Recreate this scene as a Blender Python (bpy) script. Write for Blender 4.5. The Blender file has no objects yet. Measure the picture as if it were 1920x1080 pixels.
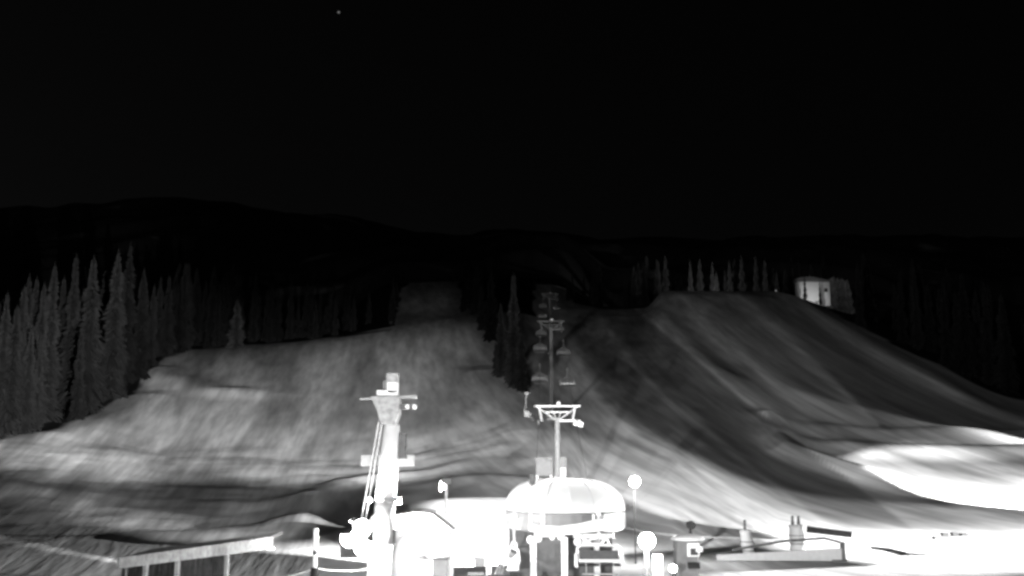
import bpy, math, random
import numpy as np
from mathutils import Vector, Matrix
random.seed(7); rng = np.random.RandomState(5)
sc = bpy.context.scene
col = sc.collection
# ---------------------------------------------------------------- camera
F = 2059.0; TH = math.atan(340 / F); CZ = 7.0
cam = bpy.data.cameras.new('camera'); cam.sensor_width = 36; cam.lens = 36 * F / 1920
cam.clip_start = 0.5; cam.clip_end = 9000
co = bpy.data.objects.new('camera', cam); col.objects.link(co)
co.location = (0, 0, CZ); co.rotation_euler = (math.pi / 2 + TH, 0, 0); sc.camera = co
cT, sT = math.cos(TH), math.sin(TH)
def te(px, py):
    a = (px - 960) / F; b = (540 - py) / F; dy = cT - b * sT
    return a / dy, (sT + b * cT) / dy
def W(px, py, Y):
    if py == 0: py = 960      # only X wanted
    t, e = te(px, py); return Vector((t * Y, Y, CZ + e * Y))
# ---------------------------------------------------------------- terrain height table
Ys = np.array([100, 130, 150, 180, 220, 270, 330, 400, 500, 650, 900, 1500, 2500], float)
T = {
 -900: [0, 950, 905, 850, 800, 750, 700, 660, 630, 590, 540, 480, 420],
 0:    [0, 985, 930, 868, 810, 750, 705, 668, 640, 600, 550, 470, 400],
 200:  [0, 988, 955, 890, 825, 760, 705, 662, 636, 600, 550, 460, 385],
 320:  [0, 990, 965, 910, 850, 772, 705, 657, 636, 600, 550, 450, 380],
 600:  [0, 991, 968, 915, 852, 777, 702, 640, 625, 600, 540, 465, 400],
 740:  [0, 991, 966, 908, 845, 772, 695, 625, 585, 528, 510, 480, 430],
 880:  [0, 988, 955, 885, 815, 742, 675, 608, 575, 528, 510, 470, 435],
 960:  [0, 984, 945, 872, 802, 735, 670, 612, 560, 520, 490, 470, 440],
 1045: [0, 980, 935, 865, 795, 733, 672, 625, 578, 520, 478, 470, 442],
 1160: [0, 978, 930, 858, 788, 725, 665, 620, 580, 585, 560, 490, 450],
 1212: [0, 980, 936, 865, 795, 728, 661, 611, 579, 585, 560, 490, 450],
 1252: [0, 982, 940, 870, 800, 730, 656, 597, 547, 562, 555, 490, 450],
 1300: [0, 983, 942, 873, 806, 736, 661, 596, 546, 562, 555, 490, 450],
 1450: [0, 987, 955, 900, 845, 775, 690, 610, 547, 562, 550, 480, 450],
 1590: [0, 990, 965, 920, 870, 812, 735, 650, 590, 585, 560, 480, 450],
 1750: [0, 992, 972, 938, 893, 845, 780, 695, 640, 620, 590, 490, 450],
 1920: [0, 994, 976, 945, 905, 862, 810, 755, 700, 670, 620, 500, 450],
 2800: [0, 996, 978, 950, 912, 875, 830, 790, 750, 710, 650, 520, 450]}
us = sorted(T)
def pchip(x, y, xi):
    x = np.asarray(x, float); y = np.asarray(y, float); h = np.diff(x); d = np.diff(y) / h
    m = np.zeros(len(x)); m[0] = d[0]; m[-1] = d[-1]
    for k in range(1, len(x) - 1):
        if d[k-1] * d[k] > 0:
            w1 = 2 * h[k] + h[k-1]; w2 = h[k] + 2 * h[k-1]
            m[k] = (w1 + w2) / (w1 / d[k-1] + w2 / d[k])
    i = np.clip(np.searchsorted(x, xi) - 1, 0, len(x) - 2)
    s = np.clip((xi - x[i]) / h[i], 0, 1)
    return ((2*s**3-3*s**2+1)*y[i] + (s**3-2*s**2+s)*h[i]*m[i] + (3*s**2-2*s**3)*y[i+1] + (s**3-s**2)*h[i]*m[i+1])
LY = np.linspace(math.log(60), math.log(2500), 500); YY = np.exp(LY)
prof = []
for u in us:
    zs = [0.0] + [CZ + te(u, p)[1] * Y for p, Y in zip(T[u][1:], Ys[1:])]
    z = pchip(np.concatenate([[60, 80], Ys]), np.array([0, 0] + zs), YY)
    prof.append(z)
prof = np.array(prof)
ts = np.array([te(u, 800)[0] for u in us])
TG = np.linspace(ts[0], ts[-1], 700)
tab = np.zeros((len(TG), len(YY)))
for j in range(len(YY)):
    tab[:, j] = pchip(ts, prof[:, j], TG)
def vnoise(x, y, seed=0):
    xi = np.floor(x).astype(int); yi = np.floor(y).astype(int); fx = x - xi; fy = y - yi
    fx = fx*fx*(3-2*fx); fy = fy*fy*(3-2*fy)
    def hsh(a, b):
        n = (a * 374761393 + b * 668265263 + seed * 1274126177) & 0x7fffffff
        n = ((n ^ (n >> 13)) * 1274126177) & 0x7fffffff
        return ((n ^ (n >> 16)) & 0xffff) / 65535.0
    return ((hsh(xi, yi)*(1-fx)+hsh(xi+1, yi)*fx)*(1-fy)+(hsh(xi, yi+1)*(1-fx)+hsh(xi+1, yi+1)*fx)*fy) * 2 - 1
def bilin(X, Y):
    X = np.asarray(X, float); Y = np.asarray(Y, float)
    t = X / np.maximum(Y, 60); ly = np.log(np.clip(Y, 60, 2499))
    a = np.clip((t - TG[0]) / (TG[1] - TG[0]), 0, len(TG) - 1.001); b = np.clip((ly - LY[0]) / (LY[1] - LY[0]), 0, len(LY) - 1.001)
    i = a.astype(int); j = b.astype(int); a = a - i; b = b - j
    return (tab[i, j]*(1-a)+tab[i+1, j]*a)*(1-b)+(tab[i, j+1]*(1-a)+tab[i+1, j+1]*a)*b
def hit(px, py):
    t, e = te(px, py); Yq = np.linspace(75, 2400, 6000)
    eq = (bilin(t * Yq, Yq) - CZ) / Yq; k = np.argmax(eq >= e)
    if eq[k] < e: k = np.argmax(eq)
    return np.array([t * Yq[k], Yq[k]])
# relief: (pixel polyline, height, width left of direction, width right of direction)
RIDGES = [
 ([(1205, 590), (1290, 660), (1380, 740), (1440, 785)], 2.0, 6, 17),
 ([(1262, 550), (1340, 610), (1430, 690), (1500, 760), (1545, 800)], 1.7, 16, 6),
 ([(1400, 552), (1480, 620), (1560, 700), (1610, 760), (1640, 790)], 1.7, 22, 6),
 ([(1460, 550), (1560, 610), (1680, 680), (1800, 745), (1885, 785)], 2.0, 15, 8),
 ([(1075, 610), (1100, 690), (1150, 770), (1230, 840), (1300, 875)], 1.3, 10, 7),
 ([(1130, 590), (1170, 660), (1240, 740), (1330, 830)], 1.6, 7, 5),
 ([(1440, 785), (1450, 820), (1480, 855), (1560, 885), (1700, 925)], 3.0, 5, 3),
 ([(1380, 700), (1400, 760), (1420, 800)], 0.7, 6, 6),
 ([(1500, 838), (1620, 850), (1720, 856), (1920, 852), (2100, 850)], 2.4, 7, 4),
 ([(1480, 800), (1650, 822), (1800, 815), (2000, 810)], 1.5, 5, 5),
 ([(40, 835), (150, 812), (250, 780), (300, 735)], 1.2, 7, 6),
 ([(260, 690), (300, 710), (380, 735), (500, 740)], 1.3, 8, 6),
 ([(150, 850), (330, 855), (480, 880), (640, 885), (760, 890)], .35, 8, 10),
 ([(230, 905), (420, 915), (560, 908), (700, 905)], .35, 7, 9),
 ([(0, 985), (160, 992), (330, 1000), (480, 990)], 0.45, 2, 6),
 ([(780, 900), (850, 880), (930, 872), (1000, 872)], .6, 5, 7),
 ([(820, 905), (900, 898), (1000, 905)], 0.5, 2, 3),
 ([(740, 860), (860, 862), (930, 850), (980, 838)], 0.5, 6, 8),
 ([(548, 1000), (590, 950), (650, 915), (740, 898), (800, 893)], 1.7, 5, 3.5),
 ([(880, 690), (930, 750), (975, 800), (960, 850)], 1.6, 10, 5),
]
segs = []
for poly, h, wl, wr in RIDGES:
    segs.append((np.array([hit(*p) for p in poly]), h, wl, wr))
def height(X, Y):
    X = np.asarray(X, float); Y = np.asarray(Y, float); z = bilin(X, Y)
    for P, h, wl, wr in segs:
        best = np.full(X.shape, 1e9); sg = np.zeros(X.shape); al = np.zeros(X.shape); L = 0
        tot = sum(np.linalg.norm(P[i+1]-P[i]) for i in range(len(P)-1)) + 1e-6
        for i in range(len(P) - 1):
            d = P[i+1] - P[i]; l = np.linalg.norm(d)
            if l < 1e-6: continue
            n = d / l; rx = X - P[i][0]; ry = Y - P[i][1]
            s = np.clip(rx*n[0]+ry*n[1], 0, l); dx = rx - s*n[0]; dy = ry - s*n[1]; D = np.hypot(dx, dy)
            m = D < best; best = np.where(m, D, best); sg = np.where(m, n[0]*ry-n[1]*rx, sg); al = np.where(m, (L+s)/tot, al); L += l
        w = np.where(sg > 0, wl, wr); fade = np.clip(np.minimum(al, 1-al)*6+0.25, 0, 1)
        z = z + h * fade * np.exp(-(best/w)**2)
    amp = np.clip((Y - 75) / 60, 0, 1) * np.clip(1.3 - Y/900, .3, 1)
    
    lump_ = np.clip((260 - Y)/90, 0, 1) * np.clip((10 - X)/30, 0, 1)
    z = z + amp * (lump_*(vnoise(X/26, Y/20, 1)*.55 + vnoise(X/9, Y/8, 2)*.26 + vnoise(X/3.5, Y/3.2, 3)*.09) + (1-lump_)*(vnoise(X/34, Y/110, 6)*.35 + vnoise(X/9, Y/80, 7)*.06))
    mx_, my_ = (890-960)/F*112, 112.0
    z = z + 4.2*np.exp(-np.abs((X-mx_)/12.5)**3 - np.abs((Y-my_)/15)**2)
    far = np.clip((Y - 650) / 300, 0, 1)
    z = z + far * (vnoise(X/160, Y/160, 4)*22 + vnoise(X/60, Y/60, 5)*8)
    return z
def hz(x, y): return float(height(np.array([x]), np.array([y]))[0])
EU = [-900, 0, 100, 200, 255, 285, 310, 400, 730, 762, 856, 890, 998, 1008, 1058, 1072, 1240, 1430, 1590, 1700, 1920, 2800]
EY = [125, 172, 186, 212, 245, 300, 372, 402, 418, 640, 640, 440, 440, 590, 590, 530, 540, 520, 470, 430, 405, 380]
for px_, py_ in ((0, 834), (100, 815), (200, 782), (255, 745), (285, 702)): EY[EU.index(px_)] = float(hit(px_, py_)[1])
EY[0] = EY[1]*.85
def edgeY(px): return np.interp(px, EU, EY)
# ---------------------------------------------------------------- materials
def mat(name, v, rough=.6, spec=.3, emit=0, var=.0, scale=3.0, bump=0.0, metal=0.0):
    m = bpy.data.materials.new(name); m.use_nodes = True; n = m.node_tree; b = n.nodes['Principled BSDF']
    b.inputs['Base Color'].default_value = (v, v, v, 1); b.inputs['Roughness'].default_value = rough
    b.inputs['Specular IOR Level'].default_value = spec; b.inputs['Metallic'].default_value = metal
    if emit:
        b.inputs['Emission Color'].default_value = (1, 1, 1, 1); b.inputs['Emission Strength'].default_value = emit
    elif var or bump:
        tc = n.nodes.new('ShaderNodeTexCoord'); nz = n.nodes.new('ShaderNodeTexNoise'); nz.inputs['Scale'].default_value = scale; nz.inputs['Detail'].default_value = 5
        n.links.new(tc.outputs['Object'], nz.inputs['Vector'])
        r = n.nodes.new('ShaderNodeMapRange'); r.inputs['From Min'].default_value = .3; r.inputs['From Max'].default_value = .7
        r.inputs['To Min'].default_value = v*(1-var); r.inputs['To Max'].default_value = min(v*(1+var), .9)
        n.links.new(nz.outputs['Fac'], r.inputs['Value']); n.links.new(r.outputs['Result'], b.inputs['Base Color'])
        bp = n.nodes.new('ShaderNodeBump'); bp.inputs['Strength'].default_value = bump; bp.inputs['Distance'].default_value = .05
        n.links.new(nz.outputs['Fac'], bp.inputs['Height']); n.links.new(bp.outputs['Normal'], b.inputs['Normal'])
    return m
M = dict(white=mat('white_paint', .78, .45, .4, var=.06), fabric=mat('white_shell', .72, .6, .2, var=.05, scale=1.2),
    grey=mat('grey_panel', .3, .5, .3, var=.15, scale=2), steel=mat('galvanised_steel', .42, .4, .5, var=.25, scale=5, metal=.2),
    dark=mat('dark_metal', .035, .5, .4, var=.4), black=mat('black_rubber', .015, .7, .2, var=.3), mid=mat('mid_grey_sheet', .16, .6, .2, var=.2, scale=1.5),
    cloth=mat('dark_curtain', .03, .9, .1, var=.5, scale=2.0), wood=mat('pale_board', .34, .7, .2, var=.3, scale=4), bark=mat('bark', .014, .9, .1, var=.4, scale=6),
    lamp=mat('lit_lens', 1, emit=60), dimlamp=mat('dim_lens', 1, emit=12), star=mat('star_light', 1, emit=.16), faint=mat('faint_lens', 1, emit=.35), cable=mat('steel_cable', .12, .5, .4, var=.1),
    glass=mat('dark_glass', .05, .1, .6, var=.2), frost=mat('snow_pile', .8, .8, .1, var=.08, scale=1.5, bump=.6))
def foliage(name, dk, lt):
    m = bpy.data.materials.new(name); m.use_nodes = True; n = m.node_tree; b = n.nodes['Principled BSDF']; b.inputs['Roughness'].default_value = .85; b.inputs['Specular IOR Level'].default_value = .15
    oi = n.nodes.new('ShaderNodeObjectInfo'); tc = n.nodes.new('ShaderNodeTexCoord'); nz = n.nodes.new('ShaderNodeTexNoise'); nz.inputs['Scale'].default_value = .9; nz.inputs['Detail'].default_value = 4
    n.links.new(tc.outputs['Object'], nz.inputs['Vector'])
    r = n.nodes.new('ShaderNodeMapRange'); r.inputs['From Min'].default_value = .32; r.inputs['From Max'].default_value = .72; r.inputs['To Min'].default_value = dk; r.inputs['To Max'].default_value = lt
    n.links.new(nz.outputs['Fac'], r.inputs['Value'])
    k = n.nodes.new('ShaderNodeMapRange'); k.inputs['To Min'].default_value = .55; k.inputs['To Max'].default_value = 1.5; n.links.new(oi.outputs['Random'], k.inputs['Value'])
    mu = n.nodes.new('ShaderNodeMath'); mu.operation = 'MULTIPLY'; n.links.new(r.outputs['Result'], mu.inputs[0]); n.links.new(k.outputs['Result'], mu.inputs[1])
    n.links.new(mu.outputs[0], b.inputs['Base Color']); return m
def translucent(name, v, k):
    m = mat(name, v, .6, .2); n = m.node_tree; b = n.nodes['Principled BSDF']; t = n.nodes.new('ShaderNodeBsdfTranslucent'); t.inputs[0].default_value = (v, v, v, 1)
    x = n.nodes.new('ShaderNodeMixShader'); x.inputs[0].default_value = k; n.links.new(b.outputs[0], x.inputs[1]); n.links.new(t.outputs[0], x.inputs[2]); n.links.new(x.outputs[0], n.nodes['Material Output'].inputs[0]); return m
M['tent'] = translucent('translucent_dome_sheet', .75, .5)
M['curtain_grey'] = mat('dull_screen', .075, .8, .1, var=.15); M['dim_steel'] = mat('darkened_steel', .07, .6, .3, var=.3); M['fascia'] = mat('grey_fascia', .16, .5, .3, var=.1, scale=2)  # second steel: dimness of far towers and lamp poles put into its colour
M['spruce'] = foliage('spruce_needles', .006, .017); M['dusted'] = foliage('dusted_needles', .03, .12); M['frosted'] = foliage('frosted_needles', .12, .4)
def snow_mat(name, forest):
    m = bpy.data.materials.new(name); m.use_nodes = True; n = m.node_tree; L = n.links; b = n.nodes['Principled BSDF']
    b.inputs['Roughness'].default_value = .75; b.inputs['Specular IOR Level'].default_value = .1
    def N(t, **k):
        x = n.nodes.new(t)
        for a, v in k.items(): x.inputs[a].default_value = v
        return x
    tc = N('ShaderNodeTexCoord'); at = n.nodes.new('ShaderNodeAttribute'); at.attribute_name = 'groom_tone'; af = n.nodes.new('ShaderNodeAttribute'); af.attribute_name = 'forest'
    sx = N('ShaderNodeSeparateXYZ'); L.new(at.outputs['Vector'], sx.inputs[0])
    cb = N('ShaderNodeCombineXYZ')
    ml = N('ShaderNodeMath'); ml.operation = 'MULTIPLY'; ml.inputs[1].default_value = 1.0; L.new(sx.outputs[0], ml.inputs[0]); L.new(ml.outputs[0], cb.inputs[0]); L.new(sx.outputs[1], cb.inputs[1])
    n1 = N('ShaderNodeTexNoise', Scale=2.5, Detail=2.0, Roughness=.6); L.new(cb.outputs[0], n1.inputs['Vector'])
    mp2 = N('ShaderNodeMapping', Scale=(1, .28, 1)); L.new(tc.outputs['Object'], mp2.inputs['Vector'])
    n2 = N('ShaderNodeTexNoise', Scale=.09, Detail=6.0, Roughness=.6); L.new(mp2.outputs[0], n2.inputs['Vector'])
    nb = N('ShaderNodeTexNoise', Scale=.55, Detail=2.0, Roughness=.5); L.new(cb.outputs[0], nb.inputs['Vector'])
    rb = N('ShaderNodeMapRange'); rb.inputs['From Min'].default_value = .36; rb.inputs['From Max'].default_value = .62; rb.inputs['To Min'].default_value = .56; rb.inputs['To Max'].default_value = 1.12; L.new(nb.outputs['Fac'], rb.inputs['Value'])
    n3 = N('ShaderNodeTexNoise', Scale=1.3, Detail=5.0, Roughness=.7); L.new(tc.outputs['Object'], n3.inputs['Vector'])
    r1 = N('ShaderNodeMapRange'); r1.inputs['From Min'].default_value = .34; r1.inputs['From Max'].default_value = .66; r1.inputs['To Min'].default_value = .56; r1.inputs['To Max'].default_value = .88; L.new(n1.outputs['Fac'], r1.inputs['Value'])
    r2 = N('ShaderNodeMapRange'); r2.inputs['From Min'].default_value = .3; r2.inputs['From Max'].default_value = .7; r2.inputs['To Min'].default_value = .84; r2.inputs['To Max'].default_value = 1.04; L.new(n2.outputs['Fac'], r2.inputs['Value'])
    mu = N('ShaderNodeMath'); mu.operation = 'MULTIPLY'; mb = N('ShaderNodeMath'); mb.operation = 'MULTIPLY'; L.new(r1.outputs[0], mb.inputs[0]); L.new(rb.outputs[0], mb.inputs[1]); L.new(mb.outputs[0], mu.inputs[0]); L.new(r2.outputs[0], mu.inputs[1])
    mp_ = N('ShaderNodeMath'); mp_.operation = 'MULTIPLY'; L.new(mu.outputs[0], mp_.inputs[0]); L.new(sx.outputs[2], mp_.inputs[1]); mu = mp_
    # forest floor / wooded mountainside: dark with a few snow openings
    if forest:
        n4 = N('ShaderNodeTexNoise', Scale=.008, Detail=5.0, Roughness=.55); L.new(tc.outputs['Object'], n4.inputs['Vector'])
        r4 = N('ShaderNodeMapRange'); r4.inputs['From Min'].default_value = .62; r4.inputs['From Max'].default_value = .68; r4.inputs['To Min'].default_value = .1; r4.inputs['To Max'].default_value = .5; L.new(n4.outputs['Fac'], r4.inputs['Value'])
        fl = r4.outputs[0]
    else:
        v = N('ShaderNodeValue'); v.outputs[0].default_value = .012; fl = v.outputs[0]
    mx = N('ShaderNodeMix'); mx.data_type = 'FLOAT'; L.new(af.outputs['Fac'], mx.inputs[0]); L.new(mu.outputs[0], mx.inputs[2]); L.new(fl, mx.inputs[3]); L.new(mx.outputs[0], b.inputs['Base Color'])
    bp = N('ShaderNodeBump', Strength=.24, Distance=.5); L.new(n1.outputs['Fac'], bp.inputs['Height'])
    n5 = N('ShaderNodeTexNoise', Scale=14.0, Detail=2.0); L.new(cb.outputs[0], n5.inputs['Vector']); bp5 = N('ShaderNodeBump', Strength=.1, Distance=.15); L.new(n5.outputs['Fac'], bp5.inputs['Height']); L.new(bp.outputs[0], bp5.inputs['Normal']); bp = bp5
    bp2 = N('ShaderNodeBump', Strength=.3, Distance=.12); L.new(n3.outputs['Fac'], bp2.inputs['Height']); L.new(bp.outputs[0], bp2.inputs['Normal']); L.new(bp2.outputs[0], b.inputs['Normal'])
    return m
# ---------------------------------------------------------------- object helpers
def tag(o, label=None, cat=None, group=None, kind=None):
    if label: o['label'] = label
    if cat: o['category'] = cat
    if group: o['group'] = group
    if kind: o['kind'] = kind
    return o
def empty(name, loc, label, cat, group=None):
    o = bpy.data.objects.new(name, None); col.objects.link(o); o.location = loc; o.empty_display_size = .3
    return tag(o, label, cat, group)
class MB:
    def __init__(s): s.v = []; s.f = []
    def add(s, vs, fs):
        n = len(s.v); s.v += [tuple(v) for v in vs]; s.f += [tuple(i + n for i in f) for f in fs]; return s
    def box(s, c, d, rz=0, tilt=0):
        R = Matrix.Rotation(rz, 3, 'Z') @ Matrix.Rotation(tilt, 3, 'Y'); x, y, z = d[0]/2, d[1]/2, d[2]/2; b = min(x, y, z)*.18
        vs = []
        for k in (-1, 1):
            for (px, py) in ((-x+b, -y), (x-b, -y), (x, -y+b), (x, y-b), (x-b, y), (-x+b, y), (-x, y-b), (-x, -y+b)):
                vs.append(Vector(c) + R @ Vector((px, py, k*z)))
        return s.add(vs, [tuple(range(7, -1, -1)), tuple(range(8, 16))] + [(i, (i+1) % 8, 8+(i+1) % 8, 8+i) for i in range(8)])
    def tube(s, pts, r, n=8, cap=True):
        pts = [Vector(p) for p in pts]; rs = r if isinstance(r, (list, tuple)) else [r]*len(pts); vs = []; up = None
        for i, p in enumerate(pts):
            d = (pts[min(i+1, len(pts)-1)] - pts[max(i-1, 0)]).normalized()
            a = d.cross(Vector((0, 0, 1)) if abs(d.z) < .95 else Vector((0, 1, 0))).normalized()
            if up is not None and a.dot(up) < 0: a = -a
            up = a; b = d.cross(a)
            vs += [p + (a*math.cos(2*math.pi*k/n) + b*math.sin(2*math.pi*k/n))*rs[i] for k in range(n)]
        fs = [(i*n+k, i*n+(k+1) % n, (i+1)*n+(k+1) % n, (i+1)*n+k) for i in range(len(pts)-1) for k in range(n)]
        if cap: fs += [tuple(range(n-1, -1, -1)), tuple((len(pts)-1)*n+k for k in range(n))]
        return s.add(vs, fs)
    def lathe(s, c, prof, n=20, sx=1, sy=1, axis='Z'):
        vs = []
        for r, h in prof:
            for k in range(n):
                a = 2*math.pi*k/n; p = (r*math.cos(a)*sx, r*math.sin(a)*sy, h)
                if axis == 'Y': p = (p[0], h, p[1])
                if axis == 'X': p = (h, p[0], p[1])
                vs.append(Vector(c) + Vector(p))
        m = len(prof)
        fs = [(i*n+k, i*n+(k+1) % n, (i+1)*n+(k+1) % n, (i+1)*n+k) for i in range(m-1) for k in range(n)]
        return s.add(vs, fs + [tuple(range(n-1, -1, -1)), tuple((m-1)*n+k for k in range(n))])
    def prism(s, poly, y0, y1):
        n = len(poly); vs = [(x, y0, z) for x, z in poly] + [(x, y1, z) for x, z in poly]
        return s.add(vs, [tuple(range(n)), tuple(range(2*n-1, n-1, -1))] + [(i, n+i, n+(i+1) % n, (i+1) % n) for i in range(n)])
    def build(s, name, m, parent=None, origin=None, smooth=False):
        o0 = Vector(origin) if origin is not None else (root_loc(parent) if parent else Vector((0, 0, 0)))
        me = bpy.data.meshes.new(name); me.from_pydata([tuple(Vector(v) - o0) for v in s.v], [], s.f); me.update()
        me.materials.append(m)
        if smooth: me.polygons.foreach_set('use_smooth', [True]*len(me.polygons))
        import bmesh
        bm = bmesh.new(); bm.from_mesh(me); bmesh.ops.recalc_face_normals(bm, faces=bm.faces); bm.to_mesh(me); bm.free()
        o = bpy.data.objects.new(name, me); col.objects.link(o)
        if parent: o.parent = parent
        else: o.location = o0
        return o
def root_loc(o):
    l = Vector((0, 0, 0))
    while o: l += o.location; o = o.parent
    return l
def kids(o): return [c for c in bpy.data.objects if c.parent == o]
def spot(name, loc, target, power, deg=60, blend=.4, size=.3, parent=None):
    l = bpy.data.lights.new(name, 'SPOT'); l.energy = power; l.spot_size = math.radians(deg); l.spot_blend = blend; l.shadow_soft_size = size
    o = bpy.data.objects.new(name, l); col.objects.link(o)
    d = Vector(target) - Vector(loc); o.rotation_euler = d.to_track_quat('-Z', 'Y').to_euler()
    o.location = Vector(loc) - (root_loc(parent) if parent else Vector((0, 0, 0)))
    if parent: o.parent = parent
    return o
def point(name, loc, power, size=.2, parent=None):
    l = bpy.data.lights.new(name, 'POINT'); l.energy = power; l.shadow_soft_size = size
    o = bpy.data.objects.new(name, l); col.objects.link(o); o.location = Vector(loc) - (root_loc(parent) if parent else Vector((0, 0, 0)))
    if parent: o.parent = parent
    return o
# ---------------------------------------------------------------- terrain mesh
nt, ny = 760, 620
tg = np.linspace(-1.15, 1.15, nt); tg = np.sign(tg)*np.abs(tg)**1.25
yg = np.concatenate([np.linspace(-60, 70, 60, endpoint=False), np.exp(np.linspace(math.log(70), math.log(640), 430)), np.exp(np.linspace(math.log(644), math.log(2500), ny-490))])
TT, YG = np.meshgrid(tg, yg); XG = TT * (np.abs(YG)*.86 + 60*np.exp(-np.maximum(YG, 0)/120) + 20)
ZG = height(XG, YG)
tpx = XG / np.maximum(YG, 60) * F * 1.0 + 960
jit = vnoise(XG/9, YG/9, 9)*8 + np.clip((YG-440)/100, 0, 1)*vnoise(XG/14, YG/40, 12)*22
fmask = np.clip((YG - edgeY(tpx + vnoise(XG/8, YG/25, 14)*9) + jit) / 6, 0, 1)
# grooming coordinate: follows the grooming tracks down the runs
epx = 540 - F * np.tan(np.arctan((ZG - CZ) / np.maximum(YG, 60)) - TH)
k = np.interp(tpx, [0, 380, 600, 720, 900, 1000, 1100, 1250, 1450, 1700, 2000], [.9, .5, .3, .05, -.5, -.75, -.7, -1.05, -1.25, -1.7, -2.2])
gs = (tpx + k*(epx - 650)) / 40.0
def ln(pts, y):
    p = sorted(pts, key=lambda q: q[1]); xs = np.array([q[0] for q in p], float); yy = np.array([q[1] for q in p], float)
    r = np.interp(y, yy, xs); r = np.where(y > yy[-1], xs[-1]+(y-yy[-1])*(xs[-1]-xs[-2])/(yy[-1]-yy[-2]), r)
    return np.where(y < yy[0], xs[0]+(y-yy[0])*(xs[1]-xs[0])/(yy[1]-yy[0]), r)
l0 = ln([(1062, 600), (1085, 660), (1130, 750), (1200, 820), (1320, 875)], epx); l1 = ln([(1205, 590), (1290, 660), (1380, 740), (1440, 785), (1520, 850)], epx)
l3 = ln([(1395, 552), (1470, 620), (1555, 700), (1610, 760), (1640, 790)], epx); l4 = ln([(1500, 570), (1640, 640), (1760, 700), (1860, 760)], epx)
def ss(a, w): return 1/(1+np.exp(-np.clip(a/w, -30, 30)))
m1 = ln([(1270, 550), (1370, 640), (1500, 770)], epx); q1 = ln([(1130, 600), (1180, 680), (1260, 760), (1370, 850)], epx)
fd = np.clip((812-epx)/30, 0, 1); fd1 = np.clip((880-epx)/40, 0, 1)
band_tone = 1 - .48*ss(tpx-l0, 4)*ss(l1-tpx, 2) + .22*np.exp(-((tpx-q1)/9)**2)*ss(l1-tpx, 4) + fd1*.28*np.exp(-((tpx-l1-4)/6)**2) + fd*.2*np.exp(-((tpx-m1)/7)**2) - fd*(.55*ss(tpx-l3, 2)*(1-np.clip((tpx-l3)/np.maximum(l4-l3, 20), 0, 1)) + .25*ss(tpx-l4-25, 10))  # multiplies the snow colour: lighter and darker bands along the lines above
band_tone = np.where(tpx > 1000, band_tone, 1)
flat = np.clip((150 - YG)/40, 0, 1); band_tone = band_tone*(1-flat)+flat

ga = YG/60.0
def terrain(name, r0, r1, m, kind):
    v = np.stack([XG[r0:r1], YG[r0:r1], ZG[r0:r1]], -1).reshape(-1, 3); rr = r1 - r0
    i = (np.arange(rr-1)[:, None]*nt + np.arange(nt-1)[None]).reshape(-1)
    f = np.stack([i, i+1, i+nt+1, i+nt], -1)
    me = bpy.data.meshes.new(name); me.vertices.add(len(v)); me.vertices.foreach_set('co', v.reshape(-1).astype(np.float32))
    me.loops.add(f.size); me.loops.foreach_set('vertex_index', f.reshape(-1).astype(np.int32)); me.polygons.add(len(f))
    me.polygons.foreach_set('loop_start', (np.arange(len(f))*4).astype(np.int32)); me.polygons.foreach_set('use_smooth', np.ones(len(f), bool)); me.update(); me.validate()
    a = me.attributes.new('groom_tone', 'FLOAT_VECTOR', 'POINT'); g = np.stack([gs[r0:r1], ga[r0:r1], band_tone[r0:r1]], -1); a.data.foreach_set('vector', g.reshape(-1).astype(np.float32))
    a = me.attributes.new('forest', 'FLOAT', 'POINT'); a.data.foreach_set('value', fmask[r0:r1].reshape(-1).astype(np.float32))
    me.materials.append(m); o = bpy.data.objects.new(name, me); col.objects.link(o); return tag(o, kind=kind)
split = 491
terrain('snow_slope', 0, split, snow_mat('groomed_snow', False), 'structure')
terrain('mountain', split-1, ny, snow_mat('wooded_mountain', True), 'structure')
# ---------------------------------------------------------------- trees
def crown_mesh(seed, levels=58, per=12, H=1.0, R=.085, mname='spruce'):
    r = random.Random(seed); b = MB(); z0 = .05
    for i in range(levels):
        q = i/(levels-1); z = z0 + (1-z0)*q**.93; rad = R*(1-q)**.72*(1+.25*math.sin(q*23+seed)) + .004
        if q > .97: rad *= .5
        for j in range(per):
            if r.random() < .13: continue
            a = 2*math.pi*(j + r.random()*.9)/per; L = rad*r.uniform(.7, 1.1); droop = L*r.uniform(.35, .95)
            d = Vector((math.cos(a), math.sin(a), 0)); s = Vector((-d.y, d.x, 0)); w = L*r.uniform(.13, .26)
            c0 = Vector((0, 0, z)); p1 = c0 + d*L*.55 + Vector((0, 0, -droop*.35)); p2 = c0 + d*L + Vector((0, 0, -droop))
            b.add([c0, p1+s*w, p2, p1-s*w], [(0, 1, 2), (0, 2, 3)])
            h = r.uniform(.008, .022)                         # hanging twigs below the bough
            b.add([c0+d*L*.2, p1+s*w*.3, p2, p1+Vector((0, 0, -h))], [(0, 3, 2)])
            b.add([p1+s*w, p1+s*w*.2+Vector((0, 0, -h)), p2], [(0, 1, 2)]); b.add([p1-s*w, p1-s*w*.2+Vector((0, 0, -h*.8)), p2], [(0, 1, 2)])
    me = bpy.data.meshes.new('crown'); me.from_pydata([tuple(v) for v in b.v], [], b.f); me.update(); me.materials.append(M[mname]); return me
def trunk_mesh():
    b = MB().tube([(0, 0, -.04), (0, 0, .1), (.002, 0, .5), (0, 0, .97)], [.013, .011, .007, .001], 7)
    me = bpy.data.meshes.new('trunk'); me.from_pydata(b.v, [], b.f); me.update(); me.materials.append(M['bark']); return me
CR = [crown_mesh(s, R=R) for s, R in ((1, .095), (2, .12), (3, .105), (4, .135), (5, .088))]
CF = [crown_mesh(s, R=R, mname='frosted') for s, R in ((11, .09), (12, .12))]
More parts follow.
